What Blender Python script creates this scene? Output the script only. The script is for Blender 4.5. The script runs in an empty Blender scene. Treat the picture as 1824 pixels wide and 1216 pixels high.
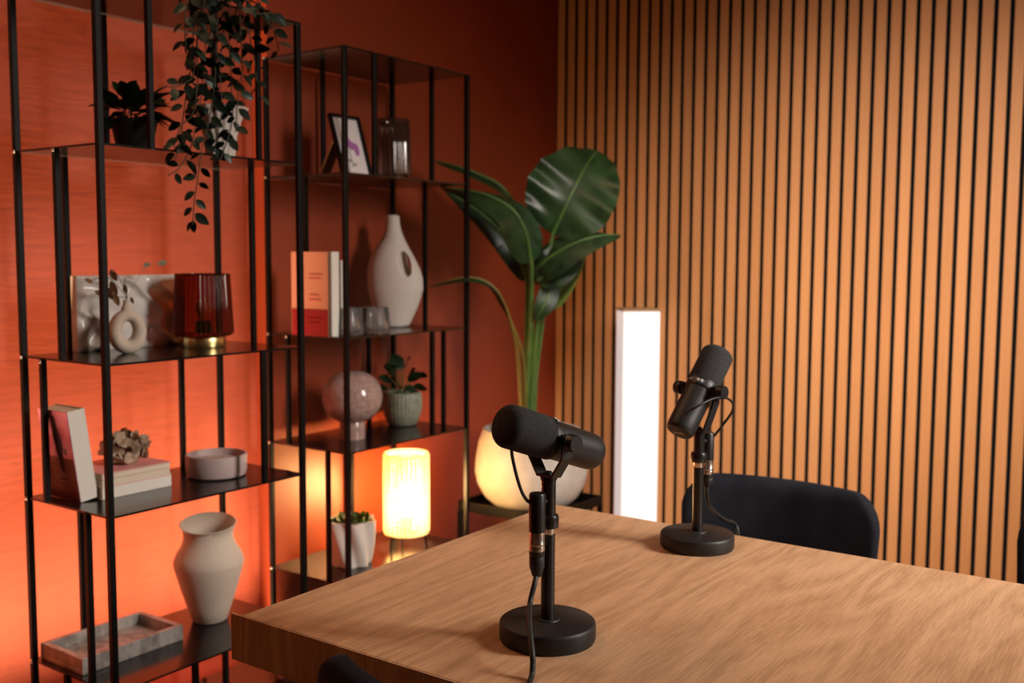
import bpy, bmesh, math, random
from mathutils import Vector as V, Matrix, noise
random.seed(7)
PI = math.pi
scene = bpy.context.scene
COL = scene.collection

# ---------------------------------------------------------------- camera, world, main lights, exposure
CAM = V((2.1601, -3.3403, 1.2339))
FW = V((-0.57420831, 0.81450408, -0.08287292))
RT = V((0.81707394, 0.57651257, 0.00484112))
UP = V((-0.0517204, 0.06493349, 0.99654836))
FPX = 1821.446
cd = bpy.data.cameras.new('camera'); cam = bpy.data.objects.new('camera', cd); COL.objects.link(cam)
cd.sensor_width = 36.0; cd.lens = FPX * 36 / 1824
cd.clip_start = 0.02
m = Matrix.Identity(4)
for i in range(3):
    m[i][0] = RT[i]; m[i][1] = UP[i]; m[i][2] = -FW[i]; m[i][3] = CAM[i]
cam.matrix_world = m
cd.dof.use_dof = True; cd.dof.focus_distance = 1.30; cd.dof.aperture_fstop = 5.2; cd.dof.aperture_blades = 9
scene.camera = cam

w = bpy.data.worlds.new('world'); scene.world = w; w.use_nodes = True
w.node_tree.nodes['Background'].inputs[0].default_value = (1.0, 0.86, 0.74, 1)
w.node_tree.nodes['Background'].inputs[1].default_value = 0.035

def area(name, loc, target, size, size_y, power, color, spread=180):
    l = bpy.data.lights.new(name, 'AREA'); l.shape = 'RECTANGLE'; l.size = size; l.size_y = size_y
    l.energy = power; l.color = color; l.spread = math.radians(spread)
    o = bpy.data.objects.new(name, l); COL.objects.link(o); o.location = loc
    o.rotation_euler = (V(target) - V(loc)).to_track_quat('-Z', 'Y').to_euler()
    return o
area('slat_wall_softbox', (1.95, -2.35, 2.40), (1.20, 0.0, 0.80), 0.5, 0.5, 13.5, (1.0, 0.88, 0.78), 54)
area('table_softbox', (3.35, -1.30, 1.92), (0.9, -1.62, 0.45), 0.45, 1.2, 16.5, (1.0, 0.90, 0.80), 72)
wash = area('washer_beam', (0.015, -2.17, 0.10), (0.004, -2.17, 1.0), 0.05, 1.45, 50, (1.0, 0.62, 0.36), 45)
wash.rotation_euler = (PI, math.radians(3), 0)

vs = scene.view_settings
scene.display_settings.display_device = 'sRGB'
vs.view_transform = 'Standard'; vs.look = 'None'; vs.exposure = 0.0; vs.gamma = 1.0; vs.use_curve_mapping = False

# ---------------------------------------------------------------- placing helpers (a point of the room from where it is seen and how far away it is)
def ray(px, py): return FW + RT * ((px - 912) / FPX) - UP * ((py - 608) / FPX)
def at(px, py, d): return CAM + ray(px, py) * d
def on_z(px, py, z): r = ray(px, py); return CAM + r * ((z - CAM.z) / r.z)
def on_x(px, py, x): r = ray(px, py); return CAM + r * ((x - CAM.x) / r.x)
def on_y(px, py, y): r = ray(px, py); return CAM + r * ((y - CAM.y) / r.y)
def on_v(px_y, x, y):            # height of the point above (x, y) that is seen at image row px_y
    lo, hi = -1.0, 4.0
    for _ in range(50):
        mid = (lo + hi) / 2; d = V((x, y, mid)) - CAM
        yy = 608 - FPX * d.dot(UP) / d.dot(FW)
        if yy > px_y: lo = mid
        else: hi = mid
    return mid

# ---------------------------------------------------------------- materials
def mat(name, col, rough=0.5, metal=0.0, spec=0.5, **kw):
    M = bpy.data.materials.new(name); M.use_nodes = True
    b = M.node_tree.nodes['Principled BSDF']
    b.inputs['Base Color'].default_value = (*col, 1); b.inputs['Roughness'].default_value = rough
    b.inputs['Metallic'].default_value = metal; b.inputs['Specular IOR Level'].default_value = spec
    for k, v in kw.items():
        b.inputs[k.replace('_', ' ')].default_value = v
    return M
def nodes(M): return M.node_tree.nodes, M.node_tree.links, M.node_tree.nodes['Principled BSDF']
def noise_col(M, c1, c2, scale=(1, 1, 1), nscale=5, detail=6, lo=.35, hi=.65, bump=0, bdist=.002, rough=.55, coord='Object', dist=0):
    N, L, b = nodes(M)
    tc = N.new('ShaderNodeTexCoord'); mp = N.new('ShaderNodeMapping'); mp.inputs['Scale'].default_value = scale
    nz = N.new('ShaderNodeTexNoise'); nz.inputs['Scale'].default_value = nscale; nz.inputs['Detail'].default_value = detail
    nz.inputs['Roughness'].default_value = rough; nz.inputs['Distortion'].default_value = dist
    cr = N.new('ShaderNodeValToRGB'); cr.color_ramp.elements[0].position = lo; cr.color_ramp.elements[1].position = hi
    cr.color_ramp.elements[0].color = (*c1, 1); cr.color_ramp.elements[1].color = (*c2, 1)
    L.new(tc.outputs[coord], mp.inputs[0]); L.new(mp.outputs[0], nz.inputs['Vector']); L.new(nz.outputs['Fac'], cr.inputs[0])
    L.new(cr.outputs[0], b.inputs['Base Color'])
    if bump:
        bp = N.new('ShaderNodeBump'); bp.inputs['Strength'].default_value = bump; bp.inputs['Distance'].default_value = bdist
        L.new(nz.outputs['Fac'], bp.inputs['Height']); L.new(bp.outputs[0], b.inputs['Normal'])
    return M
M = {}
M['paint'] = noise_col(mat('terracotta_paint', (.5, .09, .035), .42), (.235, .034, .010), (.27, .040, .012), (1, 1, 1), 3, 4, bump=.12, bdist=.002)
M['plaster'] = noise_col(mat('brushed_terracotta_plaster', (.5, .09, .035), .6), (.225, .033, .009), (.285, .044, .0125), (1, 5, 40), 2.2, 8, .3, .7, bump=.10, bdist=.002, dist=.6)
M['ceil'] = mat('ceiling_paint', (.56, .52, .47), .9)
M['dwall'] = mat('light_wall_paint', (.52, .48, .43), .9)
M['floor'] = noise_col(mat('oak_floor', (.2, .11, .06), .45), (.17, .09, .05), (.24, .14, .08), (12, 1.2, 1), 3, 6)
M['felt'] = mat('black_felt', (.006, .006, .006), 1.0, spec=.1)
def slat_mat():
    A = mat('slat_veneer', (.5, .24, .1), .55, spec=.3); N, L, b = nodes(A)
    oi = N.new('ShaderNodeObjectInfo'); tc = N.new('ShaderNodeTexCoord'); mp = N.new('ShaderNodeMapping'); mp.inputs['Scale'].default_value = (60, 60, 2.5)
    ad = N.new('ShaderNodeVectorMath'); ad.operation = 'ADD'
    nz = N.new('ShaderNodeTexNoise'); nz.inputs['Scale'].default_value = 2; nz.inputs['Detail'].default_value = 5
    L.new(tc.outputs['Object'], mp.inputs[0]); L.new(mp.outputs[0], ad.inputs[0])
    cx = N.new('ShaderNodeMath'); cx.operation = 'MULTIPLY'; cx.inputs[1].default_value = 91; L.new(oi.outputs['Random'], cx.inputs[0])
    L.new(cx.outputs[0], ad.inputs[1]); L.new(ad.outputs[0], nz.inputs['Vector'])
    mx = N.new('ShaderNodeMath'); mx.operation = 'MULTIPLY_ADD'; mx.inputs[1].default_value = .45; L.new(oi.outputs['Random'], mx.inputs[0])
    m2 = N.new('ShaderNodeMath'); m2.operation = 'MULTIPLY'; m2.inputs[1].default_value = .55; L.new(nz.outputs['Fac'], m2.inputs[0]); L.new(m2.outputs[0], mx.inputs[2])
    cr = N.new('ShaderNodeValToRGB'); cr.color_ramp.elements[0].position = .1; cr.color_ramp.elements[1].position = .9
    cr.color_ramp.elements[0].color = (.44, .185, .062, 1); cr.color_ramp.elements[1].color = (.58, .27, .105, 1)
    L.new(mx.outputs[0], cr.inputs[0]); L.new(cr.outputs[0], b.inputs['Base Color'])
    return A
M['slat'] = slat_mat()
def oak(name, axis):             # grain runs along the named axis, wide rings wander across it
    A = mat(name, (.5, .27, .13), .42, spec=.35); N, L, b = nodes(A)
    tc = N.new('ShaderNodeTexCoord'); mp = N.new('ShaderNodeMapping')
    mp.inputs['Scale'].default_value = {'y': (7, .85, 7), 'z': (7, 7, .9)}[axis]
    n1 = N.new('ShaderNodeTexNoise'); n1.inputs['Scale'].default_value = 1.0; n1.inputs['Detail'].default_value = 2; n1.inputs['Distortion'].default_value = .3
    mu = N.new('ShaderNodeMath'); mu.operation = 'MULTIPLY'; mu.inputs[1].default_value = 24
    fr = N.new('ShaderNodeMath'); fr.operation = 'PINGPONG'; fr.inputs[1].default_value = 1
    L.new(tc.outputs['Object'], mp.inputs[0]); L.new(mp.outputs[0], n1.inputs['Vector']); L.new(n1.outputs['Fac'], mu.inputs[0]); L.new(mu.outputs[0], fr.inputs[0])
    mp2 = N.new('ShaderNodeMapping'); mp2.inputs['Scale'].default_value = {'y': (420, 20, 420), 'z': (420, 420, 20)}[axis]
    n2 = N.new('ShaderNodeTexNoise'); n2.inputs['Scale'].default_value = 1.3; n2.inputs['Detail'].default_value = 5
    L.new(tc.outputs['Object'], mp2.inputs[0]); L.new(mp2.outputs[0], n2.inputs['Vector'])
    n3 = N.new('ShaderNodeTexNoise'); n3.inputs['Scale'].default_value = 2.0; n3.inputs['Detail'].default_value = 3; L.new(mp.outputs[0], n3.inputs['Vector'])
    a = N.new('ShaderNodeMath'); a.operation = 'MULTIPLY_ADD'; a.inputs[1].default_value = .26; L.new(fr.outputs[0], a.inputs[0])
    c = N.new('ShaderNodeMath'); c.operation = 'MULTIPLY_ADD'; c.inputs[1].default_value = .95; L.new(n2.outputs['Fac'], c.inputs[0])
    d = N.new('ShaderNodeMath'); d.operation = 'MULTIPLY'; d.inputs[1].default_value = .3; L.new(n3.outputs['Fac'], d.inputs[0])
    L.new(d.outputs[0], c.inputs[2]); L.new(c.outputs[0], a.inputs[2])
    cr = N.new('ShaderNodeValToRGB'); e = cr.color_ramp.elements
    e[0].position = .46; e[0].color = (.40, .222, .115, 1); e[1].position = .98; e[1].color = (.66, .405, .235, 1)
    L.new(a.outputs[0], cr.inputs[0]); L.new(cr.outputs[0], b.inputs['Base Color'])
    bp = N.new('ShaderNodeBump'); bp.inputs['Strength'].default_value = .12; bp.inputs['Distance'].default_value = .0006
    L.new(n2.outputs['Fac'], bp.inputs['Height']); L.new(bp.outputs[0], b.inputs['Normal'])
    return A
M['oak'] = oak('oak_tabletop', 'y'); M['oak_edge'] = oak('oak_edge_band', 'z')
M['frame'] = mat('black_steel', (.003, .003, .003), .42, .0, .16)
M['plate'] = mat('black_steel_plate', (.007, .006, .006), .17, .0, .6)
M['bolt'] = mat('polished_bolt', (.9, .86, .8), .25, 1)
M['foam'] = noise_col(mat('charcoal_foam', (.02, .02, .021), 1.0, spec=.15), (.02, .02, .021), (.055, .055, .058), (1, 1, 1), 900, 2, .4, .6, bump=.6, bdist=.0008)
M['micb'] = noise_col(mat('black_mic_enamel', (.012, .012, .013), .46, spec=.4), (.011, .011, .012), (.015, .015, .016), (1, 1, 1), 700, 2, bump=.18, bdist=.0004)
M['mict'] = mat('black_mic_trim', (.006, .006, .006), .4)
M['stand'] = noise_col(mat('black_cast_iron', (.012, .011, .011), .5, spec=.4), (.009, .008, .008), (.016, .015, .015), (1, 1, 1), 300, 3, bump=.25, bdist=.0006)
M['pole'] = mat('black_tube', (.008, .008, .008), .3)
M['rubber'] = mat('black_cable_rubber', (.012, .012, .013), .5)
M['nickel'] = mat('nickel', (.55, .5, .46), .28, 1)
M['velvet'] = noise_col(mat('black_velvet', (.008, .009, .013), .95, spec=.15, Sheen_Weight=.15, Sheen_Roughness=.35), (.005, .006, .009), (.012, .013, .018), (1, 1, 1), 9, 4)
M['velvet'].node_tree.nodes['Principled BSDF'].inputs['Sheen Tint'].default_value = (.10, .11, .16, 1)
M['gold'] = mat('brushed_brass', (.75, .56, .24), .3, 1)
M['beige'] = noise_col(mat('beige_stoneware', (.55, .45, .37), .8), (.5, .41, .33), (.58, .48, .4), (1, 1, 1), 260, 3, bump=.15, bdist=.0006)
M['white'] = noise_col(mat('white_stoneware', (.66, .59, .53), .75), (.62, .55, .5), (.69, .62, .56), (1, 1, 1), 300, 2, bump=.12, bdist=.0006)
M['marble'] = noise_col(mat('grey_marble', (.4, .4, .4), .4), (.2, .185, .17), (.46, .43, .40), (1, 2, 1), 22, 8, .35, .62)
M['relief'] = mat('glossy_white_relief', (.62, .57, .53), .22)
M['pinkpot'] = mat('mauve_ceramic', (.42, .32, .31), .6)
M['wax'] = mat('pale_wax', (.5, .4, .38), .5)
M['rose'] = noise_col(mat('desert_rose_crystal', (.4, .28, .19), .8), (.2, .125, .075), (.5, .37, .26), (1, 1, 1), 40, 4)
M['paper'] = noise_col(mat('book_pages', (.7, .58, .44), .9), (.55, .44, .32), (.74, .63, .5), (1, 1, 160), 3, 2)
M['bookw'] = mat('white_book_cover', (.72, .67, .6), .5)
M['pink'] = mat('pink_book_cover', (.75, .34, .32), .45)
M['dusk'] = noise_col(mat('pink_photo_cover', (.5, .14, .18), .35), (.18, .025, .045), (.50, .17, .24), (1, 1, 2.4), 5, 2, .40, .62)
M['maroon'] = noise_col(mat('maroon_print', (.16, .03, .03), .4), (.06, .01, .01), (.13, .03, .026), (1, 1, 1), 18, 3)
M['salmon'] = mat('salmon_book_cover', (.47, .205, .14), .5)
M['red'] = mat('red_band', (.20, .003, .006), .5)
M['ink'] = mat('dark_print', (.05, .03, .035), .7)
M['inkp'] = mat('salmon_print', (.45, .13, .1), .7)
M['leaf'] = noise_col(mat('glossy_leaf', (.025, .06, .022), .32, spec=.5), (.010, .027, .009), (.022, .058, .018), (1, 1, 1), 14, 3)
M['ivy'] = noise_col(mat('vine_leaf', (.03, .06, .035), .42), (.012, .03, .02), (.03, .06, .036), (1, 1, 1), 30, 2)
M['dark_leaf'] = noise_col(mat('dark_leaf', (.012, .03, .012), .4), (.008, .02, .009), (.022, .05, .015), (1, 1, 1), 30, 2)
M['light_leaf'] = mat('light_green_leaf', (.16, .22, .05), .4)
M['stem'] = noise_col(mat('green_stem', (.10, .2, .045), .4), (.045, .11, .022), (.09, .15, .03), (1, 1, 1), 12, 2)
M['stem_y'] = mat('yellowing_stem', (.16, .11, .015), .45)
M['vine'] = mat('brown_vine', (.05, .04, .018), .7)
M['dried'] = mat('dried_leaf', (.30, .16, .075), .8)
M['sage'] = mat('sage_leaf', (.24, .22, .14), .8)
M['potdark'] = mat('dark_pot', (.009, .006, .005), .6, spec=.25)
M['soil'] = mat('soil', (.02, .014, .01), 1)
M['ribpot'] = noise_col(mat('grey_green_ceramic', (.24, .25, .19), .55), (.2, .21, .16), (.3, .3, .23), (1, 1, 1), 60, 3)
M['concrete'] = noise_col(mat('pale_concrete', (.55, .5, .44), .8), (.44, .40, .35), (.62, .56, .5), (1, 1, 1), 9, 8, .35, .65, bump=.15, bdist=.002)
M['wood'] = mat('light_wood', (.4, .24, .12), .6)
M['print'] = mat('white_print', (.72, .66, .68), .6)
M['purple'] = mat('violet_petal_print', (.36, .12, .36), .7)
M['green_ink'] = mat('grey_green_print', (.28, .3, .22), .7)
def glass(name, col, rough=.05, trans=1.0, ior=1.45):
    A = bpy.data.materials.new(name); A.use_nodes = True; N = A.node_tree.nodes; L = A.node_tree.links
    N.remove(N['Principled BSDF']); o = N['Material Output']
    t = N.new('ShaderNodeBsdfTransparent'); t.inputs[0].default_value = (*col, 1)
    g = N.new('ShaderNodeBsdfGlossy'); g.inputs[0].default_value = (.95, .93, .92, 1); g.inputs['Roughness'].default_value = rough
    d = N.new('ShaderNodeBsdfDiffuse'); d.inputs[0].default_value = (*[.5 * c + .02 for c in col], 1)
    x0 = N.new('ShaderNodeMixShader'); x0.inputs[0].default_value = 1 - trans; L.new(t.outputs[0], x0.inputs[1]); L.new(d.outputs[0], x0.inputs[2])
    f = N.new('ShaderNodeFresnel'); f.inputs[0].default_value = ior
    x = N.new('ShaderNodeMixShader'); L.new(f.outputs[0], x.inputs[0]); L.new(x0.outputs[0], x.inputs[1]); L.new(g.outputs[0], x.inputs[2]); L.new(x.outputs[0], o.inputs[0])
    return A
M['amber'] = glass('amber_ribbed_glass', (.40, .12, .035), .12, .93, 1.25)
M['smoke'] = glass('smoked_ribbed_glass', (.36, .27, .23), .05, .92, 2.0)
M['clear'] = glass('clear_tumbler_glass', (.93, .93, .92), .04, .86, 1.35)
M['globe'] = noise_col(mat('pink_speckled_glass', (.6, .36, .3), .12, **{'Transmission_Weight': .35}), (.46, .29, .25), (.62, .45, .40), (1, 1, 1), 85, 3, .38, .62)
def emis(name, col, s):
    A = mat(name, (.8, .8, .8), .6); b = A.node_tree.nodes['Principled BSDF']
    b.inputs['Emission Color'].default_value = (*col, 1); b.inputs['Emission Strength'].default_value = s
    return A
M['bar'] = emis('lit_white_diffuser', (1.0, .92, .89), .50)
M['bulb'] = emis('lit_bulb', (1.0, .58, .22), 1000)
def translucent(name, col):
    A = bpy.data.materials.new(name); A.use_nodes = True; N = A.node_tree.nodes; L = A.node_tree.links
    N.remove(N['Principled BSDF']); o = N['Material Output']
    t = N.new('ShaderNodeBsdfTranslucent'); t.inputs[0].default_value = (*col, 1)
    g = N.new('ShaderNodeBsdfDiffuse'); g.inputs[0].default_value = (*col, 1)
    x = N.new('ShaderNodeMixShader'); x.inputs[0].default_value = .45
    L.new(t.outputs[0], x.inputs[1]); L.new(g.outputs[0], x.inputs[2]); L.new(x.outputs[0], o.inputs[0])
    return A
M['bead'] = translucent('frosted_bead', (.98, .91, .76))
M['washer_lens'] = emis('lit_lens', (1.0, .36, .22), .6)

# ---------------------------------------------------------------- mesh helpers
def obj(name, bm, material, parent=None, smooth=True, loc=None, angle=40):
    me = bpy.data.meshes.new(name)
    if bm.faces: bmesh.ops.recalc_face_normals(bm, faces=bm.faces[:])
    bm.to_mesh(me); bm.free()
    for k in (material if isinstance(material, (list, tuple)) else [material]): me.materials.append(M[k])
    if smooth:
        me.polygons.foreach_set('use_smooth', [True] * len(me.polygons))
        me.set_sharp_from_angle(angle=math.radians(angle))
    o = bpy.data.objects.new(name, me); COL.objects.link(o)
    if parent: o.parent = parent
    if loc is not None: o.location = loc
    return o
def place(name, me, parent, mtx):
    o = bpy.data.objects.new(name, me); COL.objects.link(o); o.parent = parent; o.matrix_local = mtx
    return o
def tag(o, label, cat, group=None):
    o['label'] = label; o['category'] = cat
    if group: o['group'] = group
    return o
def thing(name, label, cat, loc, rotz=0, group=None):
    o = bpy.data.objects.new(name, None); COL.objects.link(o); o.location = loc; o.rotation_euler = (0, 0, rotz)
    o.empty_display_size = .05
    return tag(o, label, cat, group)
def struct(o): o['kind'] = 'structure'; return o
def box(bm, c, s, mtx=None, mi=0, bevel=0):
    r = bmesh.ops.create_cube(bm, size=1); vs = r['verts']
    for v in vs: v.co = V((v.co.x * s[0], v.co.y * s[1], v.co.z * s[2]))
    if bevel:
        es = list({e for v in vs for e in v.link_edges})
        rb = bmesh.ops.bevel(bm, geom=es, offset=bevel, segments=2, affect='EDGES', profile=.5)
        vs = list({v for f in rb['faces'] for v in f.verts} | {v for v in vs if v.is_valid})
    for v in vs:
        v.co = V(v.co) + V(c)
        if mtx: v.co = mtx @ v.co
    for f in {f for v in vs for f in v.link_faces}: f.material_index = mi
    return vs
def nb(): return bmesh.new()
def bxo(name, c, s, material, parent=None, bevel=0, mtx=None):
    bm = nb(); box(bm, c, s, mtx, 0, bevel); return obj(name, bm, material, parent, False)
def frame_of(axis):
    a = V(axis).normalized(); h = V((0, 0, 1)) if abs(a.z) < .9 else V((1, 0, 0))
    x = h.cross(a).normalized(); y = a.cross(x); return x, y, a
def lathe(bm, prof, o=(0, 0, 0), axis=(0, 0, 1), seg=32, ribs=0, rib_amp=0, sx=1, sy=1, twist=0, rfun=None, mi=0):
    x, y, a = frame_of(axis); o = V(o); rings = []
    if axis == (0, 0, 1): x, y, a = V((1, 0, 0)), V((0, 1, 0)), V((0, 0, 1))
    for i, (r, h) in enumerate(prof):
        ring = []
        if r < 1e-6: rings.append([bm.verts.new(o + a * h)]); continue
        for k in range(seg):
            t = 2 * PI * k / seg; rr = r
            if ribs: rr = r * (1 + rib_amp * math.cos(ribs * t))
            if rfun: rr = rfun(t, r, h, i)
            ring.append(bm.verts.new(o + x * (rr * sx * math.cos(t)) + y * (rr * sy * math.sin(t)) + a * h))
        rings.append(ring)
    for A, B in zip(rings, rings[1:]):
        for k in range(seg):
            k2 = (k + 1) % seg
            if len(A) == 1 and len(B) == 1: continue
            if len(A) == 1: f = bm.faces.new((A[0], B[k], B[k2]))
            elif len(B) == 1: f = bm.faces.new((A[k], A[k2], B[0]))
            else: f = bm.faces.new((A[k], A[k2], B[k2], B[k]))
            f.material_index = mi
def lat(name, prof, material, parent=None, angle=40, **kw):
    bm = nb(); lathe(bm, prof, **kw); return obj(name, bm, material, parent, angle=angle)
def spline(pts, n=6):
    P = [V(p) for p in pts]; P = [P[0] * 2 - P[1]] + P + [P[-1] * 2 - P[-2]]; out = []
    for i in range(1, len(P) - 2):
        for k in range(n):
            t = k / n; a, b, c, d = P[i - 1:i + 3]
            out.append(.5 * ((2 * b) + (c - a) * t + (2 * a - 5 * b + 4 * c - d) * t * t + (3 * b - a - 3 * c + d) * t ** 3))
    out.append(P[-2]); return out
def tube(bm, pts, r, seg=8, smooth=6, mi=0):
    P = spline(pts, smooth) if smooth else [V(p) for p in pts]; rings = []; n = len(P)
    x = None
    for i, p in enumerate(P):
        t = (P[min(i + 1, n - 1)] - P[max(i - 1, 0)]).normalized()
        if x is None: x, _, _ = frame_of(t)
        x = (x - t * x.dot(t)).normalized(); y = t.cross(x)
        rr = r(i / (n - 1)) if callable(r) else r
        rings.append([bm.verts.new(p + (x * math.cos(2 * PI * k / seg) + y * math.sin(2 * PI * k / seg)) * rr) for k in range(seg)])
    for A, B in zip(rings, rings[1:]):
        for k in range(seg):
            bm.faces.new((A[k], A[(k + 1) % seg], B[(k + 1) % seg], B[k])).material_index = mi
    bm.faces.new(rings[0][::-1]); bm.faces.new(rings[-1])
def tub(name, pts, r, material, parent=None, seg=8, smooth=6):
    bm = nb(); tube(bm, pts, r, seg, smooth); return obj(name, bm, material, parent, angle=60)
def evalmesh(name, bm, mods, material, parent=None, angle=60):
    o = obj(name, bm, material, None, False)
    for kind, kw in mods:
        md = o.modifiers.new(kind, kind)
        for k, v in kw.items(): setattr(md, k, v)
    dg = bpy.context.evaluated_depsgraph_get(); dg.update()
    me = bpy.data.meshes.new_from_object(o.evaluated_get(dg))
    o.modifiers.clear(); o.data = me
    me.polygons.foreach_set('use_smooth', [True] * len(me.polygons))
    if parent: o.parent = parent
    return o
def text(name, s, size, mtx, material, parent, depth=.0002):
    cu = bpy.data.curves.new(name, 'FONT'); cu.body = s; cu.size = size; cu.extrude = depth; cu.align_x = 'CENTER'; cu.align_y = 'CENTER'; cu.resolution_u = 3
    t = bpy.data.objects.new(name, cu); COL.objects.link(t)
    dg = bpy.context.evaluated_depsgraph_get(); dg.update()
    me = bpy.data.meshes.new_from_object(t.evaluated_get(dg)); bpy.data.objects.remove(t)
    me.materials.clear(); me.materials.append(M[material])
    return place(name, me, parent, mtx)
def mtx_from(x, y, z, o):
    return Matrix(((x[0], y[0], z[0], o[0]), (x[1], y[1], z[1], o[1]), (x[2], y[2], z[2], o[2]), (0, 0, 0, 1)))
def aim(o, d, nrm, s=1.0):       # local y along d, local z near nrm
    y = V(d).normalized(); x = y.cross(V(nrm)).normalized(); z = x.cross(y)
    return mtx_from(x * s, y * s, z * s, o)
def leaf_mesh(name, material, L=1.0, Wd=.5, n=7, fold=.12, droop=.15, power=.9, tip=1.0):
    bm = nb(); rows = []
    for i in range(n + 1):
        t = i / n; w_ = Wd / 2 * (math.sin(PI * min(1, t ** power)) ** .8 if 0 < t < 1 else 0)
        z0 = -droop * t * t
        if w_ < 1e-5: rows.append([bm.verts.new((0, t * L, z0 * L))])
        else: rows.append([bm.verts.new((s * w_, t * L, z0 * L + abs(s) * fold * w_)) for s in (-1, -.5, 0, .5, 1)])
    for A, B in zip(rows, rows[1:]):
        if len(A) == 1: [bm.faces.new((A[0], B[k], B[k + 1])) for k in range(4)]
        elif len(B) == 1: [bm.faces.new((A[k], A[k + 1], B[0])) for k in range(4)]
        else: [bm.faces.new((A[k], A[k + 1], B[k + 1], B[k])) for k in range(4)]
    bmesh.ops.solidify(bm, geom=bm.faces[:], thickness=.012 * L)
    me = bpy.data.meshes.new(name); bmesh.ops.recalc_face_normals(bm, faces=bm.faces[:]); bm.to_mesh(me); bm.free(); me.materials.append(M[material])
    me.polygons.foreach_set('use_smooth', [True] * len(me.polygons)); return me

# ================================================================ the room
EDGE_Y = -1.435
def wall(name, c, s, m_):
    return struct(bxo(name, c, s, m_))
struct(bxo('floor', (2.1, -2.3, -.03), (4.8, 5.6, .06), 'floor'))
struct(bxo('ceiling', (2.1, -2.3, 2.66), (4.8, 5.6, .06), 'ceil'))
wall('wall_left', (-.046, (EDGE_Y + .1) / 2, 1.315), (.108, .1 - EDGE_Y, 2.63), 'paint')
wall('wall_left_recess', (-.10, (EDGE_Y - 5.0) / 2, 1.315), (.096, abs(EDGE_Y + 5.0), 2.63), 'plaster')
wall('wall_front', (2.1, -5.05, 1.315), (4.8, .08, 2.63), 'dwall')
wall('wall_right', (4.45, -2.3, 1.315), (.08, 5.6, 2.63), 'dwall')
SX0, SP, GAP = .2697, .044, .0124
wb = wall('wall_back', (2.2, .05, 1.315), (4.6, .07, 2.63), 'felt')
bm = nb(); box(bm, (0, 0, 0), (SP - GAP, .013, 2.6), None, 1, .0008)
for f in bm.faces:
    f.material_index = 0 if f.normal.y < -.5 else 1
sl0 = obj('slat', bm, ['slat', 'felt'], wb, False)
for n in range(-6, 62):
    o = sl0 if n == -6 else sl0.copy()
    if n != -6: COL.objects.link(o)
    o.parent = wb; o.location = (SX0 + SP * (n + .5), .0075, 1.31)

# floor washer behind the tall shelf
t = thing('wall_washer', 'slim terracotta floor uplight along the orange wall behind the left shelf', 'light', (.03, -2.17, 0))
bxo('housing', (-.015, 0, .045), (.06, 1.46, .09), 'paint', t, .004)
bxo('louvre', (.0175, 0, .105), (.005, 1.46, .09), 'paint', t)
bxo('lens', (-.015, 0, .0915), (.05, 1.45, .003), 'washer_lens', t)

# ================================================================ shelves
ZA, ZB, ZC, ZD, ZE = 1.753, 1.441, 1.023, .7265, .3765
SW, SD, PT = .4997, .2879, .0125
def shelf(label, x0, y0, posts, bolts):
    t = thing('open_shelf', label, 'shelf', (x0, y0, 0), 0, 'black steel open shelves along the orange wall')
    pm = nb(); box(pm, (SD / 2, SW / 2, 0), (SD + .004, SW + .004, .0045))
    p0 = obj('shelf_plate', pm, 'plate', t); p0.location.z = ZA
    for z in (ZB, ZC, ZD, ZE, .06):
        c = p0.copy(); COL.objects.link(c); c.parent = t; c.location = (0, 0, z)
    for cx, cy in ((0, 0), (SD, 0), (0, SW), (SD, SW)):
        bxo('corner_post', (cx, cy, (ZA + .002) / 2), (PT, PT, ZA + .002), 'frame', t, .001)
    Z = {'A': (ZB, ZA), 'B': (ZC, ZB), 'C': (ZD, ZC), 'D': (ZE, ZD), 'E': (.06, ZE)}
    for tier, cx, cy in posts:
        a, b = Z[tier]
        bxo('inner_post', (cx, cy, (a + b) / 2), (PT * .92, PT * .92, b - a), 'frame', t, .001)
    bm = nb(); lathe(bm, [(.0042, 0), (.004, .0012), (.0025, .0024), (0, .003)], (0, 0, 0), (0, -1, 0), 10)
    b0 = obj('bolt', bm, 'bolt', t); first = True
    for cx, cy, z in bolts:
        o = b0 if first else b0.copy()
        if not first: COL.objects.link(o); o.parent = t
        first = False; o.location = (cx, cy - PT / 2, z)
    return t
X1, Y1, X2, Y2 = .1227, -2.2021, .0329, -1.4630
ZL = (ZA, ZB, ZC, ZD, ZE)
shelf('tall black steel open shelf nearest the camera, holding the trailing vine', X1, Y1,
      [('A', 0, -1.998 - Y1), ('A', SD, -2.090 - Y1), ('A', .278 - X1, SW),
       ('B', .264 - X1, 0), ('B', 0, -2.099 - Y1), ('B', .249 - X1, SW),
       ('C', .193 - X1, 0), ('C', 0, -1.816 - Y1), ('C', SD, -1.816 - Y1),
       ('D', .335 - X1, 0), ('D', 0, -2.086 - Y1),
       ('E', .246 - X1, 0), ('E', SD, -2.013 - Y1)],
      [(0, 0, z) for z in ZL[1:]] + [(.264 - X1, 0, ZB - .004), (.193 - X1, 0, ZC - .006), (0, -2.0 - Y1, ZA - .01), (0, SW, ZA - .01)])
shelf('black steel open shelf nearer the room corner, holding the lit beaded lamp', X2, Y2,
      [('A', 0, -1.255 - Y2), ('A', SD, -1.354 - Y2), ('A', .189 - X2, SW),
       ('B', .178 - X2, 0), ('B', .162 - X2, SW),
       ('C', .105 - X2, 0), ('C', 0, -1.074 - Y2), ('C', SD, -1.122 - Y2), ('C', .233 - X2, SW),
       ('D', .251 - X2, 0), ('D', 0, -1.15 - Y2), ('E', .15 - X2, 0)],
      [(0, 0, z) for z in ZL] + [(.105 - X2, 0, ZC - .004)])
PL = .0025

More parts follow.
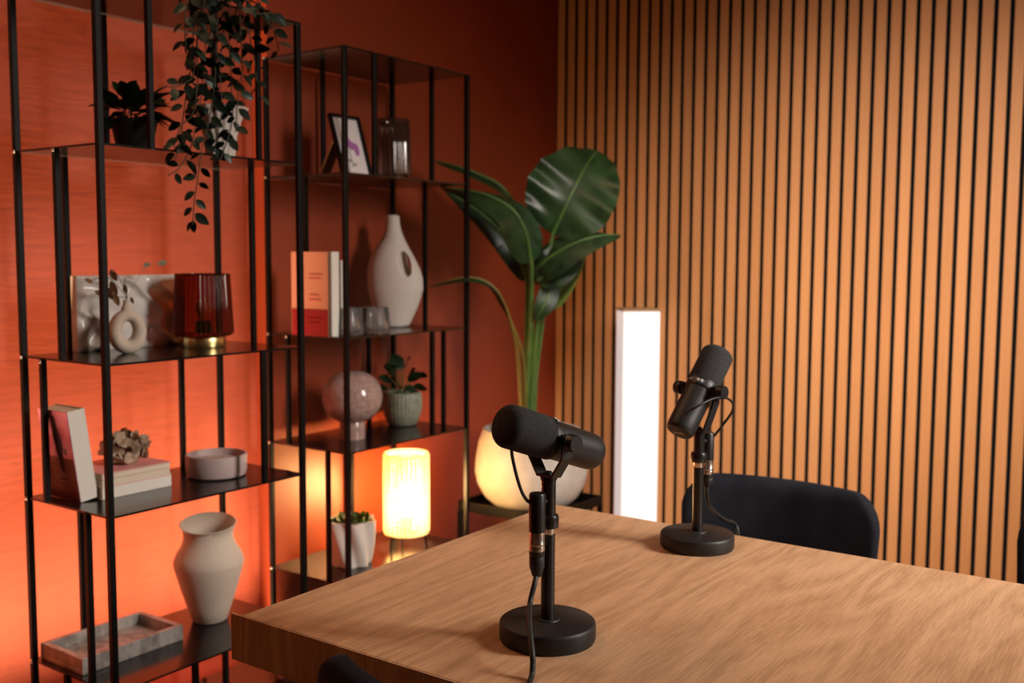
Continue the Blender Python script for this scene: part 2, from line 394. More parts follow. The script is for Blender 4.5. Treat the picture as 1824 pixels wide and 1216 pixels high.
# ================================================================ table
TX, TY, TW, TZ, TT = 1.0898, -2.4519, .7729, .75, .0647
tb = thing('oak_table', 'thick oak table carrying both microphones', 'table', (2.05, TY + TW / 2, 0))
seam = on_z(1578, 1088, TZ).x; seam0 = seam
xs = [TX, seam, seam + (seam - TX) * 1.05, 3.05]
for a, b in zip(xs, xs[1:]):
    bxo('tabletop_board', ((a + b) / 2 - 2.05, 0, TZ - TT / 2), (b - a - .0006, TW - .003, TT), 'oak', tb, .0003)
bxo('edge_band', (0, -TW / 2 + .0002, TZ - TT / 2 - .0002), (3.05 - TX + .0004, .003, TT - .0008), 'oak_edge', tb)
bxo('edge_band', (0, TW / 2 - .0002, TZ - TT / 2 - .0002), (3.05 - TX + .0004, .003, TT - .0008), 'oak_edge', tb)
for sx in (-.83, .83):
    for sy in (-.27, .27):
        bxo('leg', (sx, sy, (TZ - TT) / 2), (.06, .06, TZ - TT), 'frame', tb, .003)
    bxo('foot_rail', (sx, 0, .03), (.06, .5, .05), 'frame', tb, .003)

# ================================================================ microphones and stands
def mic_set(base, dirn, rows, sock_off, cable_pts, cap_pts, lab):
    bx, by = base
    z = {k: on_v(v, bx, by) for k, v in rows.items()}
    st = thing('microphone_stand', 'round-based black desk stand carrying the microphone ' + lab, 'stand', (bx, by, TZ), 0, 'desk microphone stands on the oak table')
    BR = .0615
    lat('base', [(0, .0), (BR * .97, 0), (BR, .004), (BR, .0195), (BR * .985, .0232), (BR * .95, .0248), (.016, .026), (.015, .0275), (0, .0275)], 'stand', st, seg=56)
    lat('pole', [(0, .025), (.0088, .025), (.0088, z['collar'] - TZ - .009), (0, z['collar'] - TZ - .009)], 'pole', st, seg=24)
    lat('thread_ring', [(.0075, z['collar'] - TZ - .0095), (.0083, z['collar'] - TZ - .008), (.0083, z['collar'] - TZ - .0005), (.0075, z['collar'] - TZ)], 'nickel', st, seg=20)
    lat('collar', [(.008, z['collar'] - TZ - .0005), (.0128, z['collar'] - TZ), (.0134, z['collar'] - TZ + .004), (.0134, z['collar'] - TZ + .013), (.0122, z['collar'] - TZ + .016), (.0085, z['collar'] - TZ + .017)], 'pole', st, seg=28)
    lat('upper_tube', [(.0092, z['collar'] - TZ + .015), (.0092, z['top'] - TZ - .004), (.0105, z['top'] - TZ - .0035), (.0105, z['top'] - TZ), (0, z['top'] - TZ)], 'pole', st, seg=24)
    a = V(dirn).normalized(); h = V((a.x, a.y, 0)).normalized(); p = V((-h.y, h.x, 0)); up = p.cross(a); up = up if up.z > 0 else -up
    pv = V((bx, by, z['pivot']))
    mc = thing('broadcast_microphone', 'black dynamic microphone with charcoal foam windscreen ' + lab, 'microphone', pv, 0, 'broadcast microphones on the desk stands')
    FR, BRd = .0272, .0240
    lat('foam_windscreen', [(.0262, .011), (FR, .014), (FR, .0685)] + [(FR - .0145 + .0145 * math.cos(t), .0685 + .0125 * math.sin(t)) for t in [PI / 2 * k / 7 for k in range(1, 7)]] + [(.0100, .0815), (.005, .0822), (0, .0824)], 'foam', mc, o=(0, 0, 0), axis=a, seg=44, angle=80)
    bd = lat('body', [(0, -.086), (.0150, -.086), (.0205, -.0846), (.0226, -.0815), (.0236, -.077), (BRd, -.066), (.0243, -.004), (.0255, -.002)], 'micb', mc, o=(0, 0, 0), axis=a, seg=44, angle=30)
    rg = lat('ring', [(.0250, -.0028), (.0262, -.002), (.0266, .0), (.0262, .0095), (.0270, .0100), (.0270, .0118), (.0255, .012)], 'mict', mc, o=(0, 0, 0), axis=a, seg=44)
    top = up
    # printed plate, switch plate and lettering on the ring
    def ring_patch(name, ang, wd, hh, material, par):
        bm = nb(); n = 6; v0 = []
        for i in range(n + 1):
            t = ang + (i / n - .5) * wd
            d = up * math.cos(t) + p * math.sin(t)
            v0.append([bm.verts.new(d * .0268 + a * (.0043 + s * hh)) for s in (-1, 1)])
        for A, B in zip(v0, v0[1:]): bm.faces.new((A[0], B[0], B[1], A[1]))
        return obj(name, bm, material, par)
    return st, mc, pv, a, h, p, up, z, ring_patch, rg, bd
def ribbon_part(name, pts, wdir, wd, th, material, parent):
    bm = nb(); P = [V(q) for q in pts]; W_ = V(wdir).normalized(); rows = []
    for i, q in enumerate(P):
        t0 = (P[i] - P[i - 1]).normalized() if i else (P[1] - P[0]).normalized()
        t1 = (P[i + 1] - P[i]).normalized() if i < len(P) - 1 else t0
        n0 = W_.cross(t0); n1 = W_.cross(t1); nn = (n0 + n1).normalized(); k = th / 2 / max(.4, nn.dot(n0))
        rows.append([bm.verts.new(q + nn * k + W_ * wd / 2), bm.verts.new(q + nn * k - W_ * wd / 2), bm.verts.new(q - nn * k - W_ * wd / 2), bm.verts.new(q - nn * k + W_ * wd / 2)])
    for A, B in zip(rows, rows[1:]):
        for k in range(4): bm.faces.new((A[k], A[(k + 1) % 4], B[(k + 1) % 4], B[k]))
    bm.faces.new(rows[0]); bm.faces.new(rows[-1][::-1])
    return obj(name, bm, material, parent, angle=25)
def finish_mic(S, sock, label_cable, cap_pts, sock_rows, cable_pts, text_side, sg=1, yw=.0318):
    st, mc, pv, a, h, p, up, z, ring_patch, rg, bd = S
    dz = z['top'] - pv.z
    ribbon_part('yoke', [p * yw + V((0, 0, .010)), p * yw + V((0, 0, -.020)), p * .013 + V((0, 0, dz + .002)), p * -.013 + V((0, 0, dz + .002)), p * -yw + V((0, 0, -.020)), p * -yw + V((0, 0, .010))], h, .0165, .0032, 'micb', mc)
    lat('yoke_screw', [(.0055, dz + .003), (.005, dz + .006), (.003, dz + .0075), (0, dz + .008)], 'micb', mc, seg=14)
    for s in (-1, 1):
        lat('knob', [(0, yw + .0012), (.0065, yw + .0012), (.0068, yw + .004), (.0095, yw + .0045), (.0112, yw + .006), (.0112, yw + .016), (.0104, yw + .0178), (0, yw + .018)], 'mict', mc, o=(0, 0, 0), axis=p * s, seg=22, ribs=0)
        lat('pivot_stub', [(.005, .024), (.005, yw)], 'mict', mc, o=(0, 0, 0), axis=p * s, seg=12)
    # socket hanging beside the stand
    sx, sy = sock
    so = V((sx, sy, 0)) - V((pv.x, pv.y, 0))
    zt, zs, zb, ze = [on_v(r, sx, sy) for r in sock_rows]
    lat('output_socket', [(0, zs - pv.z), (.0104, zs - pv.z), (.0104, zt - pv.z - .003), (.0092, zt - pv.z - .0006), (0, zt - pv.z)], 'mict', mc, o=so, seg=26)
    arm = V((pv.x, pv.y, (zt * .7 + zs * .3))) - pv
    tub('socket_clip', [arm, V((so.x, so.y, arm.z))], .004, 'mict', mc, 8, 0)
    tub('capsule_cable', [V(q) - pv if not isinstance(q, tuple) else q for q in cap_pts], .0021, 'rubber', mc, 8, 8)
    cb = thing('audio_cable', label_cable, 'cable', (sx, sy, zb), 0, 'audio cables plugged into the microphones')
    lat('connector', [(.0098, zs - zb + .0005), (.0098, (zs - zb) * .42), (.0101, (zs - zb) * .40), (.0101, (zs - zb) * .33), (.0098, (zs - zb) * .31), (.0098, (zs - zb) * .24), (.0101, (zs - zb) * .22), (.0101, (zs - zb) * .14), (.0096, 0), (0, 0)], 'nickel', cb, seg=26)
    lat('boot', [(.0099, 0), (.0099, -.005), (.0094, -.0056), (.0094, -.0075), (.0097, -.008), (.0094, (ze - zb) * .62), (.0062, (ze - zb) * .94), (.005, ze - zb), (0, ze - zb)], 'rubber', cb, seg=22)
    tub('cord', [V((0, 0, ze - zb + .004))] + [V(q) - V((sx, sy, zb)) for q in cable_pts], .0034, 'rubber', cb, 10, 8)
    # lettering
    q = ring_patch('name_strip', text_side - .05 * sg, .75, .0032, 'mict', rg)
    for ang, s_, tx, nm in ((text_side - .30 * sg, .0046, 'SHURE', 'ring_lettering'),):
        d = up * math.cos(ang) + p * math.sin(ang); xx = a.cross(d).normalized()
        text(nm, tx, s_, mtx_from(xx, a, d, d * .0271 + a * .0042), 'silver_ink', mc)
    ring_patch('switch_plate', text_side + .50 * sg, .62, .0034, 'switch', rg)
    for k, ang in enumerate((text_side + .38 * sg, text_side + .62 * sg)):
        d = up * math.cos(ang) + p * math.sin(ang); xx = a.cross(d).normalized()
        bm = nb(); box(bm, (0, 0, 0), (.0035, .0042, .0012)); o = obj('switch', bm, 'silver_ink', rg); o.matrix_local = mtx_from(xx, a, d, d * .0272 + a * .0043)
    yy = up - a * up.dot(a); yy.normalize(); xx = yy.cross(-a)
    text('rear_lettering', 'SHURE', .0070, mtx_from(xx, yy, -a, -a * .0863), 'silver_ink', mc)
M['silver_ink'] = mat('silver_print', (.62, .57, .54), .45)
M['switch'] = mat('steel_plate', (.10, .11, .14), .35, .6)
B1 = on_z(975, 1137, TZ); B2 = on_z(1241.5, 973, TZ)
d1 = V((-.229, -.918, .324)); d2 = V((.137, .623, .769))
S1 = mic_set((B1.x, B1.y), d1, dict(pivot=781, top=849, collar=938), None, None, None, 'in the foreground')
k1 = at(957, 900, 1.262)
c1 = [at(952, 1040, 1.26), at(944, 1075, 1.25), at(943, 1110, 1.215), at(948, 1160, 1.185), at(949, 1185, 1.178)]
last = [on_z(945, 1210, TZ + .0034), on_z(925, 1250, TZ + .0034), on_z(880, 1330, TZ + .0034)]
pv1 = V((B1.x, B1.y, on_v(781, B1.x, B1.y)))
p1 = V((.918, -.229, 0)).normalized()
cap1 = [pv1 + d1.normalized() * .045 - V((0, 0, .020)) - p1 * .004, at(912, 797, 1.235), at(916, 830, 1.24), at(928, 872, 1.25), at(941, 893, 1.258), at(950, 890, 1.262)]
finish_mic(S1, (k1.x, k1.y), 'black cable with silver plug hanging from the foreground microphone down over the table', cap1, (877, 946, 980, 1026), c1 + last, -.15)
S2 = mic_set((B2.x, B2.y), d2, dict(pivot=694, top=768, collar=822), None, None, None, 'in front of the far chair')
k2 = at(1261, 790, 1.725)
c2 = [at(1259, 880, 1.735), at(1266, 905, 1.77), at(1290, 925, 1.83), at(1312, 938, 1.88), on_z(1330, 950, TZ - .03) + V((0, .09, -.03))]
pv2 = V((B2.x, B2.y, on_v(694, B2.x, B2.y)))
c2[-1] = V((c2[-2].x + .03, TY + TW + .03, .70))
cap2 = [at(1213, 744, 1.645), at(1222, 736, 1.635), at(1245, 722, 1.625), at(1270, 710, 1.64), at(1292, 708, 1.67), at(1305, 718, 1.695), at(1304, 733, 1.705), at(1288, 756, 1.715), at(1272, 776, 1.72), at(1266, 780, 1.724)]
finish_mic(S2, (k2.x, k2.y), 'black cable drooping from the far microphone over the table edge', cap2, (769, 818, 843, 866), c2, .05, -1)

# ================================================================ chairs
def chair(label, loc, rotz, wtop=.43, ztop=.78, curve=1.3):
    t = thing('velvet_chair', label, 'chair', loc, rotz, 'black velvet dining chairs')
    # backrest: a curved padded shell, front looks along local -y, back of the shell at y = 0
    bm = nb(); NU, NV = 28, 16; z0, H = .47, ztop - .47; fr, bk = [], []
    for side, off in ((fr, -.022), (bk, .022)):
        for j in range(NV + 1):
            row = []; zz = z0 + H * math.sin(PI / 2 * j / NV); cr_ = .075
            e = max(0, zz - (ztop - cr_)); wl = (wtop / 2 - cr_ + math.sqrt(max(0, cr_ * cr_ - e * e))) * (1 - .08 * (1 - j / NV))
            for i in range(NU + 1):
                u = math.sin(PI / 2 * (i / NU * 2 - 1)); x = u * wl
                eg = min(1, (wl - abs(x)) / .02, (ztop - zz) / .022)
                th = math.sqrt(max(0, 1 - (1 - eg) ** 2))
                row.append(bm.verts.new((x, curve * x * x * -1 + .03 * j / NV + off * (.10 + .90 * th), zz)))
            side.append(row)
    for S_, fl in ((fr, False), (bk, True)):
        for A, B in zip(S_, S_[1:]):
            for k in range(NU):
                q = (A[k], A[k + 1], B[k + 1], B[k]); bm.faces.new(q[::-1] if fl else q)
    for k in range(NU):
        bm.faces.new((fr[NV][k], fr[NV][k + 1], bk[NV][k + 1], bk[NV][k])); bm.faces.new((fr[0][k], bk[0][k], bk[0][k + 1], fr[0][k + 1]))
    for j in range(NV):
        bm.faces.new((fr[j][0], fr[j + 1][0], bk[j + 1][0], bk[j][0])); bm.faces.new((fr[j][NU], bk[j][NU], bk[j + 1][NU], fr[j + 1][NU]))
    obj('backrest', bm, 'velvet', t, angle=80)
    bm = nb(); box(bm, (0, -.25, .43), (.44, .44, .09), None, 0, .035); obj('seat', bm, 'velvet', t, angle=80)
    for sx in (-.17, .17):
        for sy in (-.42, -.08):
            tub('leg', [(sx, sy, .40), (sx * 1.2, sy * 1.0 + (-.03 if sy < -.2 else .04), 0)], lambda s: .013 - .004 * s, 'frame', t, 10, 0)
        ribbon_part('back_bracket', [(sx * .6, -.06, .39), (sx * .6, .0, .42), (sx * .6, .012, .56)], (1, 0, 0), .03, .006, 'frame', t)
    return t
chl = on_y(1206, 930, -1.33); chr_ = on_y(1566, 930, -1.30)
cxm = (chl.x + chr_.x) / 2; cwd = chr_.x - chl.x
chair('black velvet chair with curved backrest behind the far microphone', (cxm + .004, -1.27, 0), 0, cwd * 1.04, on_y(1390, 859, -1.28).z)
che = on_y(1811, 1010, -1.33)
chair('black velvet chair barely in view at the right edge of the picture', (che.x + cwd / 2 - .012, -1.27, 0), 0, cwd, on_y(1822, 950, -1.34).z + .05)
chn = on_y(645, 1180, -2.53)
chair('black velvet chair tucked under the near table edge, top corner in view', (chn.x + .21, -2.64, 0), PI, .42, on_y(585, 1158, -2.56).z + .036, 1.7)

# ================================================================ light bar and floor plant
lb = on_y(1136, 600, -.125)
vd = (V((lb.x, lb.y, 0)) - V((CAM.x, CAM.y, 0))).normalized()
ang = math.atan2(vd.y, vd.x) - PI / 2 + math.radians(12)
lbz = on_v(553, lb.x, lb.y)
t = thing('column_lamp', 'glowing white square column lamp standing against the slatted wall', 'lamp', (lb.x, lb.y, 0), ang)
bxo('diffuser', (0, 0, lbz / 2 + .01), (.130, .130, lbz - .02), 'bar', t, .003)
bxo('base', (0, 0, .01), (.136, .136, .02), 'frame', t, .002)
bxo('cap', (0, 0, lbz + .004), (.134, .134, .008), 'wood', t, .002)

PX, PY = .335, -.64
ptz = on_v(898, PX, PY); pth = on_v(762, PX, PY) - ptz
sq = .165
t = thing('plant_stand', 'low black metal stand under the pale concrete planter', 'stand', (PX, PY, 0))
bxo('tray', (0, 0, ptz - .006), (sq * 2, sq * 2, .006), 'frame', t)
for s in (-1, 1):
    bxo('rim', (s * sq, 0, ptz + .006), (.006, sq * 2 + .006, .03), 'frame', t)
    bxo('rim', (0, s * sq, ptz + .006), (sq * 2 - .006, .006, .03), 'frame', t)
    for r_ in (-1, 1):
        bxo('leg', (s * (sq - .002), r_ * (sq - .002), ptz / 2 - .005), (.014, .014, ptz - .01), 'frame', t)
pR = .182
t = thing('planter', 'rounded pale concrete planter holding the tall broad-leaved plant', 'planter', (PX, PY, ptz))
lat('pot', [(0, -.002), (pR * .55, -.002), (pR * .68, .008), (pR * .84, .035), (pR * .96, .075), (pR, .115), (pR * .99, .15), (pR * .93, .21), (pR * .86, pth - .004), (pR * .85, pth), (pR * .81, pth), (pR * .80, pth - .03)], 'concrete', t, seg=64)
lat('soil', [(0, pth - .028), (pR * .805, pth - .03)], 'soil', t, seg=40)

bp = thing('broad_leaf_plant', 'tall plant with large glossy banana-like leaves in the room corner', 'plant', (PX, PY, ptz + pth - .03))
org = V((PX, PY, ptz + pth - .03))
def big_leaf(mid, hw, nrm, material='leaf', rib='stem', cup=.18, wave=0, NA=14, NL=44):
    P = spline([q - org for q in mid], 8); n = len(P)
    bm = nb(); rows = []
    for i in range(NL + 1):
        s = i / NL * (n - 1); k = min(int(s), n - 2); q = P[k].lerp(P[k + 1], s - k)
        tg = (P[min(k + 1, n - 1)] - P[max(k - 1, 0)]).normalized()
        nn = V(nrm(i / NL) if callable(nrm) else nrm); nn = (nn - tg * nn.dot(tg)).normalized(); sd = tg.cross(nn).normalized()
        u = i / NL; f = hw * (math.sin(PI * (.02 + .98 * u) ** .80) ** .62 if 0 < u < 1 else 0.0)
        row = []
        for j in range(NA + 1):
            v = j / NA * 2 - 1
            off = nn * (abs(v) ** 1.6 * f * cup + wave * f * math.sin(9 * u * PI + v * 3) * abs(v) * .12)
            row.append(bm.verts.new(q + sd * (v * f) + off))
        rows.append(row)
    for A, B in zip(rows, rows[1:]):
        for k in range(NA): bm.faces.new((A[k], A[k + 1], B[k + 1], B[k]))
    bmesh.ops.remove_doubles(bm, verts=bm.verts[:], dist=1e-6)
    bmesh.ops.solidify(bm, geom=bm.faces[:], thickness=.0015)
    o = obj('leaf', bm, material, bp, angle=80)
    tub('midrib', [q for q in P[::4]] , lambda s: .0058 * (1 - s) ** .6 * (1 - .25 * s) + .0012, rib, o, 8, 2)
    return o
def petiole(pts, r=.008, material='stem'):
    tub('petiole', [q - org for q in pts], lambda s: r * (1.35 - .6 * s), material, bp, 10, 8)
tc_ = -FW
foot = lambda px: at(px, 766, 3.27)
big_leaf([at(984, 418, 3.14), at(1004, 375, 3.12), at(1026, 330, 3.12), at(1046, 292, 3.15), at(1064, 268, 3.21)], .142, (tc_ * .9 + UP * .25 - RT * .1), cup=.10, wave=.5)
petiole([foot(944), at(950, 660, 3.24), at(962, 540, 3.2), at(976, 460, 3.16), at(985, 416, 3.14)])
big_leaf([at(946, 470, 3.10), at(938, 420, 3.06), at(915, 375, 3.03), at(870, 348, 3.02), at(825, 338, 3.03), at(785, 333, 3.05)], .082, lambda u: (tc_ * (1 - .75 * u) + UP * (.45 + .9 * u) + RT * .25), cup=-.25)
petiole([foot(938), at(943, 640, 3.24), at(946, 550, 3.18), at(947, 468, 3.10)], .0095)
big_leaf([at(922, 372, 3.22), at(893, 332, 3.2), at(850, 309, 3.18), at(810, 295, 3.16), at(774, 286, 3.15)], .045, lambda u: (tc_ * .35 + UP * 1.0), 'leaf', cup=-.3)
petiole([foot(934), at(938, 600, 3.27), at(938, 470, 3.26), at(922, 372, 3.22)], .007)
big_leaf([at(940, 500, 3.28), at(912, 440, 3.27), at(872, 392, 3.25), at(830, 362, 3.23), at(792, 338, 3.2)], .052, lambda u: (tc_ * .55 + UP * .75 - RT * .2), 'dark_leaf', cup=-.25)
petiole([foot(932), at(938, 640, 3.29), at(941, 500, 3.28)], .007)
big_leaf([at(905, 560, 3.06), at(886, 520, 3.03), at(862, 500, 3.01), at(832, 494, 3.0), at(800, 500, 3.0), at(764, 511, 3.02)], .034, lambda u: (tc_ * .25 + UP * 1.0), 'dark_leaf', 'stem_y', cup=-.2)
petiole([foot(930), at(926, 690, 3.2), at(920, 620, 3.12), at(905, 560, 3.06)], .006, 'stem_y')
petiole([foot(936), at(934, 690, 3.22), at(930, 630, 3.16), at(913, 580, 3.1), at(895, 540, 3.06)], .006, 'stem_y')
big_leaf([at(944, 496, 3.2), at(965, 470, 3.14), at(1000, 445, 3.1), at(1040, 427, 3.08), at(1075, 419, 3.08), at(1106, 418, 3.1)], .07, lambda u: (tc_ * (.95 - .6 * u) + UP * (.35 + .6 * u)), 'dark_leaf', cup=-.2)
big_leaf([at(972, 545, 3.24), at(988, 525, 3.22), at(1012, 492, 3.2), at(1040, 452, 3.2)], .048, (tc_ * .8 - RT * .45 + UP * .2), 'light_leaf', cup=.15)
big_leaf([at(958, 500, 3.16), at(985, 480, 3.13), at(1012, 456, 3.14), at(1030, 440, 3.16)], .062, (tc_ * .9 + UP * .2), 'dark_leaf', cup=.1)
big_leaf([at(985, 488, 3.2), at(978, 520, 3.17), at(966, 550, 3.16), at(954, 572, 3.18)], .034, (tc_ * .9 + RT * .3), 'dark_leaf', cup=.1)
petiole([foot(950), at(955, 670, 3.25), at(965, 590, 3.22), at(973, 520, 3.2), at(984, 486, 3.2)], .0055)
petiole([foot(941), at(944, 650, 3.26), at(946, 560, 3.24), at(944, 494, 3.2)], .007)

# ================================================================ things on the near shelf
# plant on the second plate, in a dark pot
g = on_z(238, 268, ZB); g = V((.29, on_x(238, 200, .29).y, ZB + PL))
t = thing('bushy_houseplant', 'dark leafy plant in a black pot beside the white fluted pot', 'plant', g)
lat('pot', [(0, 0), (.034, 0), (.046, .062), (.048, .066), (.044, .066), (.042, .058)], 'potdark', t, seg=32)
lat('soil', [(0, .058), (.0425, .058)], 'soil', t, seg=20)
lm = leaf_mesh('leaf', 'dark_leaf', 1, .55, fold=.25, droop=.25)
for k in range(64):
    az = random.uniform(0, 2 * PI); el = random.uniform(-.35, 1.15); r0 = random.uniform(.01, .05)
    d = V((math.cos(az) * math.cos(el), math.sin(az) * math.cos(el), math.sin(el)))
    q = V((0, 0, .068)) + V((d.x, d.y, d.z * .8)) * r0 + V((0, 0, .01))
    place('leaf', lm, t, aim(q, d, (0, 0, 1) if abs(d.z) < .9 else (1, 0, 0), random.uniform(.036, .058)))
for px, py, dx, dz in ((212, 176, -.03, .045), (222, 168, .012, .05), (240, 172, .035, .035), (258, 176, .03, .02), (205, 205, -.05, -.02)):
    q = on_x(px, py + 12, .29) - g
    place('leaf', lm, t, aim(q, on_x(px + dx * 900, py - dz * 500, .30) - on_x(px, py, .29), tc_, .05))
tub('stem', [(0, 0, .05), (-.004, -.006, .085), (-.005, -.012, .112)], .002, 'vine', t, 6)

# white fluted pot
g = V((.27, on_x(392, 240, .27).y, ZB + PL))
t = thing('fluted_pot', 'white fluted flaring pot half hidden by the trailing vine', 'pot', g)
zt_ = on_x(400, 193, .27).z - g.z
lat('pot', [(0, 0), (.026, 0), (.031, .012), (.036, zt_ * .5), (.048, zt_ * .82), (.062, zt_), (.058, zt_), (.044, zt_ * .82), (.030, zt_ * .5)], 'white', t, seg=96, ribs=16, rib_amp=.05, angle=80)
lat('soil', [(0, zt_ * .8), (.041, zt_ * .8)], 'soil', t, seg=20)
# trailing vine on the top plate
g = V((.285, -1.90, ZA + PL))
t = thing('trailing_vine', 'green vine spilling from the top plate of the near shelf', 'plant', g)
lat('pot', [(0, 0), (.05, 0), (.062, .09), (.064, .1), (.058, .1), (.055, .09)], 'white', t, seg=36)
lat('soil', [(0, .09), (.055, .09)], 'soil', t, seg=20)
im = leaf_mesh('leaf', 'ivy', 1, .56, fold=.2, droop=.2)
vines = [[(352, -30), (345, 40), (341, 110), (330, 180), (322, 240), (312, 285)],
         [(388, -30), (386, 60), (382, 150), (372, 215), (360, 262), (352, 320), (346, 360), (344, 400)],
         [(405, -30), (408, 70), (412, 150), (414, 210), (405, 250), (392, 285)],
         [(432, -20), (441, 45), (452, 100), (457, 140), (461, 172)],
         [(450, -20), (466, 20), (482, 45), (492, 68), (497, 92)],
         [(335, -20), (329, 30), (330, 70), (332, 95)],
         [(365, -30), (352, 60), (345, 130), (325, 150), (302, 156)],
         [(420, -30), (428, 60), (432, 120), (424, 170), (420, 235)],
         [(372, -30), (366, 80), (360, 160), (350, 215), (340, 262), (318, 300), (300, 312)],
         [(395, -30), (398, 50), (392, 120), (395, 190), (388, 240), (380, 270)],
         [(345, -20), (352, 100), (350, 170), (342, 205), (322, 225), (310, 262)],
         [(412, -20), (440, 20), (470, 24), (488, 22)]]
for vi, vn in enumerate(vines):
    dep = .425 + .012 * (vi % 4)
    P3 = [on_x(px, py, dep + .006 * math.sin(i * 1.7 + vi)) for i, (px, py) in enumerate(vn)]
    st_ = [V((.285 + .03 * math.cos(vi), P3[0].y * .5 - 1.90 * .5, ZA + .10)), V((.36, P3[0].y, ZA + .125))]
    pts = [q - g for q in st_ + P3]
    tub('stem', pts, .0013, 'vine', t, 5, 5)
    full = spline([q for q in [st_[1] - g] + [q - g for q in P3]], 8); acc = 0; nxt = .012; side = 1
    for a_, b_ in zip(full, full[1:]):
        acc += (b_ - a_).length
        if acc > nxt:
            nxt += random.uniform(.013, .023); side = -side
            tg = (b_ - a_).normalized(); sd = tg.cross(tc_).normalized() * side
            d = (sd * random.uniform(.5, 1.1) + tg * random.uniform(-.1, .8) + tc_ * random.uniform(-.3, .5) + V((0, 0, -.25))).normalized()
            nn = (tc_ + V((random.uniform(-.7, .7), random.uniform(-.7, .7), random.uniform(-.1, 1.0)))).normalized()
            place('leaf', im, t, aim(b_ + sd * .003, d, nn, random.uniform(.022, .037)))
for k in range(34):
    q = on_x(random.uniform(330, 480), random.uniform(-40, 52), random.uniform(.37, .45)) - g
    if q.z < .02 and q.x < .13: q.x = .14
    d = V((random.uniform(-.2, 1), random.uniform(-1, 1), random.uniform(-.9, .4))).normalized()
    place('leaf', im, t, aim(q, d, (.3, -.3, 1), random.uniform(.026, .038)))
place('leaf', im, t, aim(on_x(344, 392, .43) - g, (0, 0, -1), tc_, .026))

# relief picture
ay0, ay1 = on_x(140, 560, .158).y, on_x(332, 560, .158).y
az = on_x(220, 490, .158).z - ZC - PL
g = V((.145, (ay0 + ay1) / 2, ZC + PL))
t = thing('relief_panel', 'glossy white crumpled relief panel behind the ring-shaped vase', 'wall art', g)
W_ = ay1 - ay0
bxo('canvas', (-.004, 0, az / 2), (.022, W_, az), 'white', t, .001)
bm = nb(); NY, NZ = 70, 46; gr = []
for j in range(NZ + 1):
    row = []
    for i in range(NY + 1):
        u, v = i / NY, j / NZ
        wv = u * 3.2 + .9 * noise.noise(V((u * 2.2, v * 2.4, 0))) + v * 1.1
        hgt = abs(math.sin(wv * 2.6 + 2.2 * noise.noise(V((u * 1.4 + 5, v * 2.6, 1)))))
        hgt = (1 - hgt) ** 1.6 * .016 + .006 * noise.noise(V((u * 6, v * 7, 3)))
        eg = min(1, u / .04, (1 - u) / .04, v / .05, (1 - v) / .05)
        row.append(bm.verts.new((.0075 + max(0, hgt + .003) * eg, (u - .5) * W_ * .992, v * az * .995 + .0005)))
    gr.append(row)
for A, B in zip(gr, gr[1:]):
    for k in range(NY): bm.faces.new((A[k], A[k + 1], B[k + 1], B[k]))
obj('relief', bm, 'relief', t, angle=180)

# ring vase
g = on_z(228, 628, ZC + PL); g.x, g.y = .265, on_z(228, 632, ZC + PL).y; g = V((.25, on_x(227, 600, .25).y, ZC + PL))
dd = (g - CAM).dot(FW); px2m = dd / FPX
RX, RZ, mr = 21 * px2m, 28 * px2m, 12.0 * px2m
bm = nb(); n1, n2 = 48, 20; rings = []
for i in range(n1):
    t_ = 2 * PI * i / n1; c = V((RX * math.cos(t_), 0, RZ * math.sin(t_))); d = V((math.cos(t_), 0, math.sin(t_) * 1.0)).normalized()
    mm = mr * (1 + .10 * math.sin(-t_))
    rings.append([bm.verts.new(c + d * (mm * math.cos(2 * PI * k / n2)) + V((0, 1, 0)) * (mm * 1.25 * math.sin(2 * PI * k / n2))) for k in range(n2)])
for i in range(n1):
    A, B = rings[i], rings[(i + 1) % n1]
    for k in range(n2): bm.faces.new((A[k], A[(k + 1) % n2], B[(k + 1) % n2], B[k]))
lathe(bm, [(0, RZ), (.0125, RZ), (.0105, RZ + mr + .002), (.0068, RZ + mr + .010), (.0066, RZ + mr + .016), (.0078, RZ + mr + .019), (0, RZ + mr + .019)], (0, 0, 0), (0, 0, 1), 20)
hz = RZ + mr
t = thing('ring_vase', 'small beige ring-shaped vase with dried twigs', 'vase', g)
o = evalmesh('body', bm, [('REMESH', dict(mode='VOXEL', voxel_size=.0016)), ('SMOOTH', dict(iterations=6, factor=.5))], 'beige', t)
rz = math.atan2(RT.y, RT.x) + .62; o.rotation_euler = (0, 0, rz); o.location = (0, 0, hz * .985)
top = V((0, 0, hz * .985 + RZ + mr + .016))
dm = leaf_mesh('dried_leaf', 'dried', 1, .42, fold=.3, droop=.2); gm = leaf_mesh('pale_leaf', 'sage', 1, .55, fold=.1, droop=.1, power=1.0)
wp = lambda px, py, dx=0: on_x(px, py, .25 + dx) - g
for tw in ([(222, 525), (205, 505), (188, 492), (160, 500)], [(224, 520), (212, 495), (200, 480), (196, 492)], [(226, 525), (222, 510), (222, 495)], [(223, 530), (206, 528), (185, 520), (172, 518)]):
    tub('twig', [top - V((0, 0, .02)), top] + [wp(*q) for q in tw], .0008, 'vine', t, 5)
for (px, py, ex, ey, s) in ((150, 497, 168, 503, .022), (168, 518, 185, 526, .022), (197, 500, 205, 520, .032), (203, 520, 210, 545, .03), (196, 480, 206, 498, .028), (222, 505, 224, 524, .022), (233, 528, 237, 541, .016), (190, 510, 200, 535, .03)):
    a_, b_ = wp(px, py), wp(ex, ey)
    place('dried_leaf', dm, t, aim(a_, b_ - a_, tc_ + V((0, 0, .3)), s * 1.1))
tub('twig', [top - V((0, 0, .02)), top, wp(240, 505), wp(258, 478), wp(272, 470), wp(292, 466)], .0005, 'sage', t, 5)
place('pale_leaf', gm, t, aim(wp(255, 475), wp(270, 466) - wp(255, 475), tc_, .020))
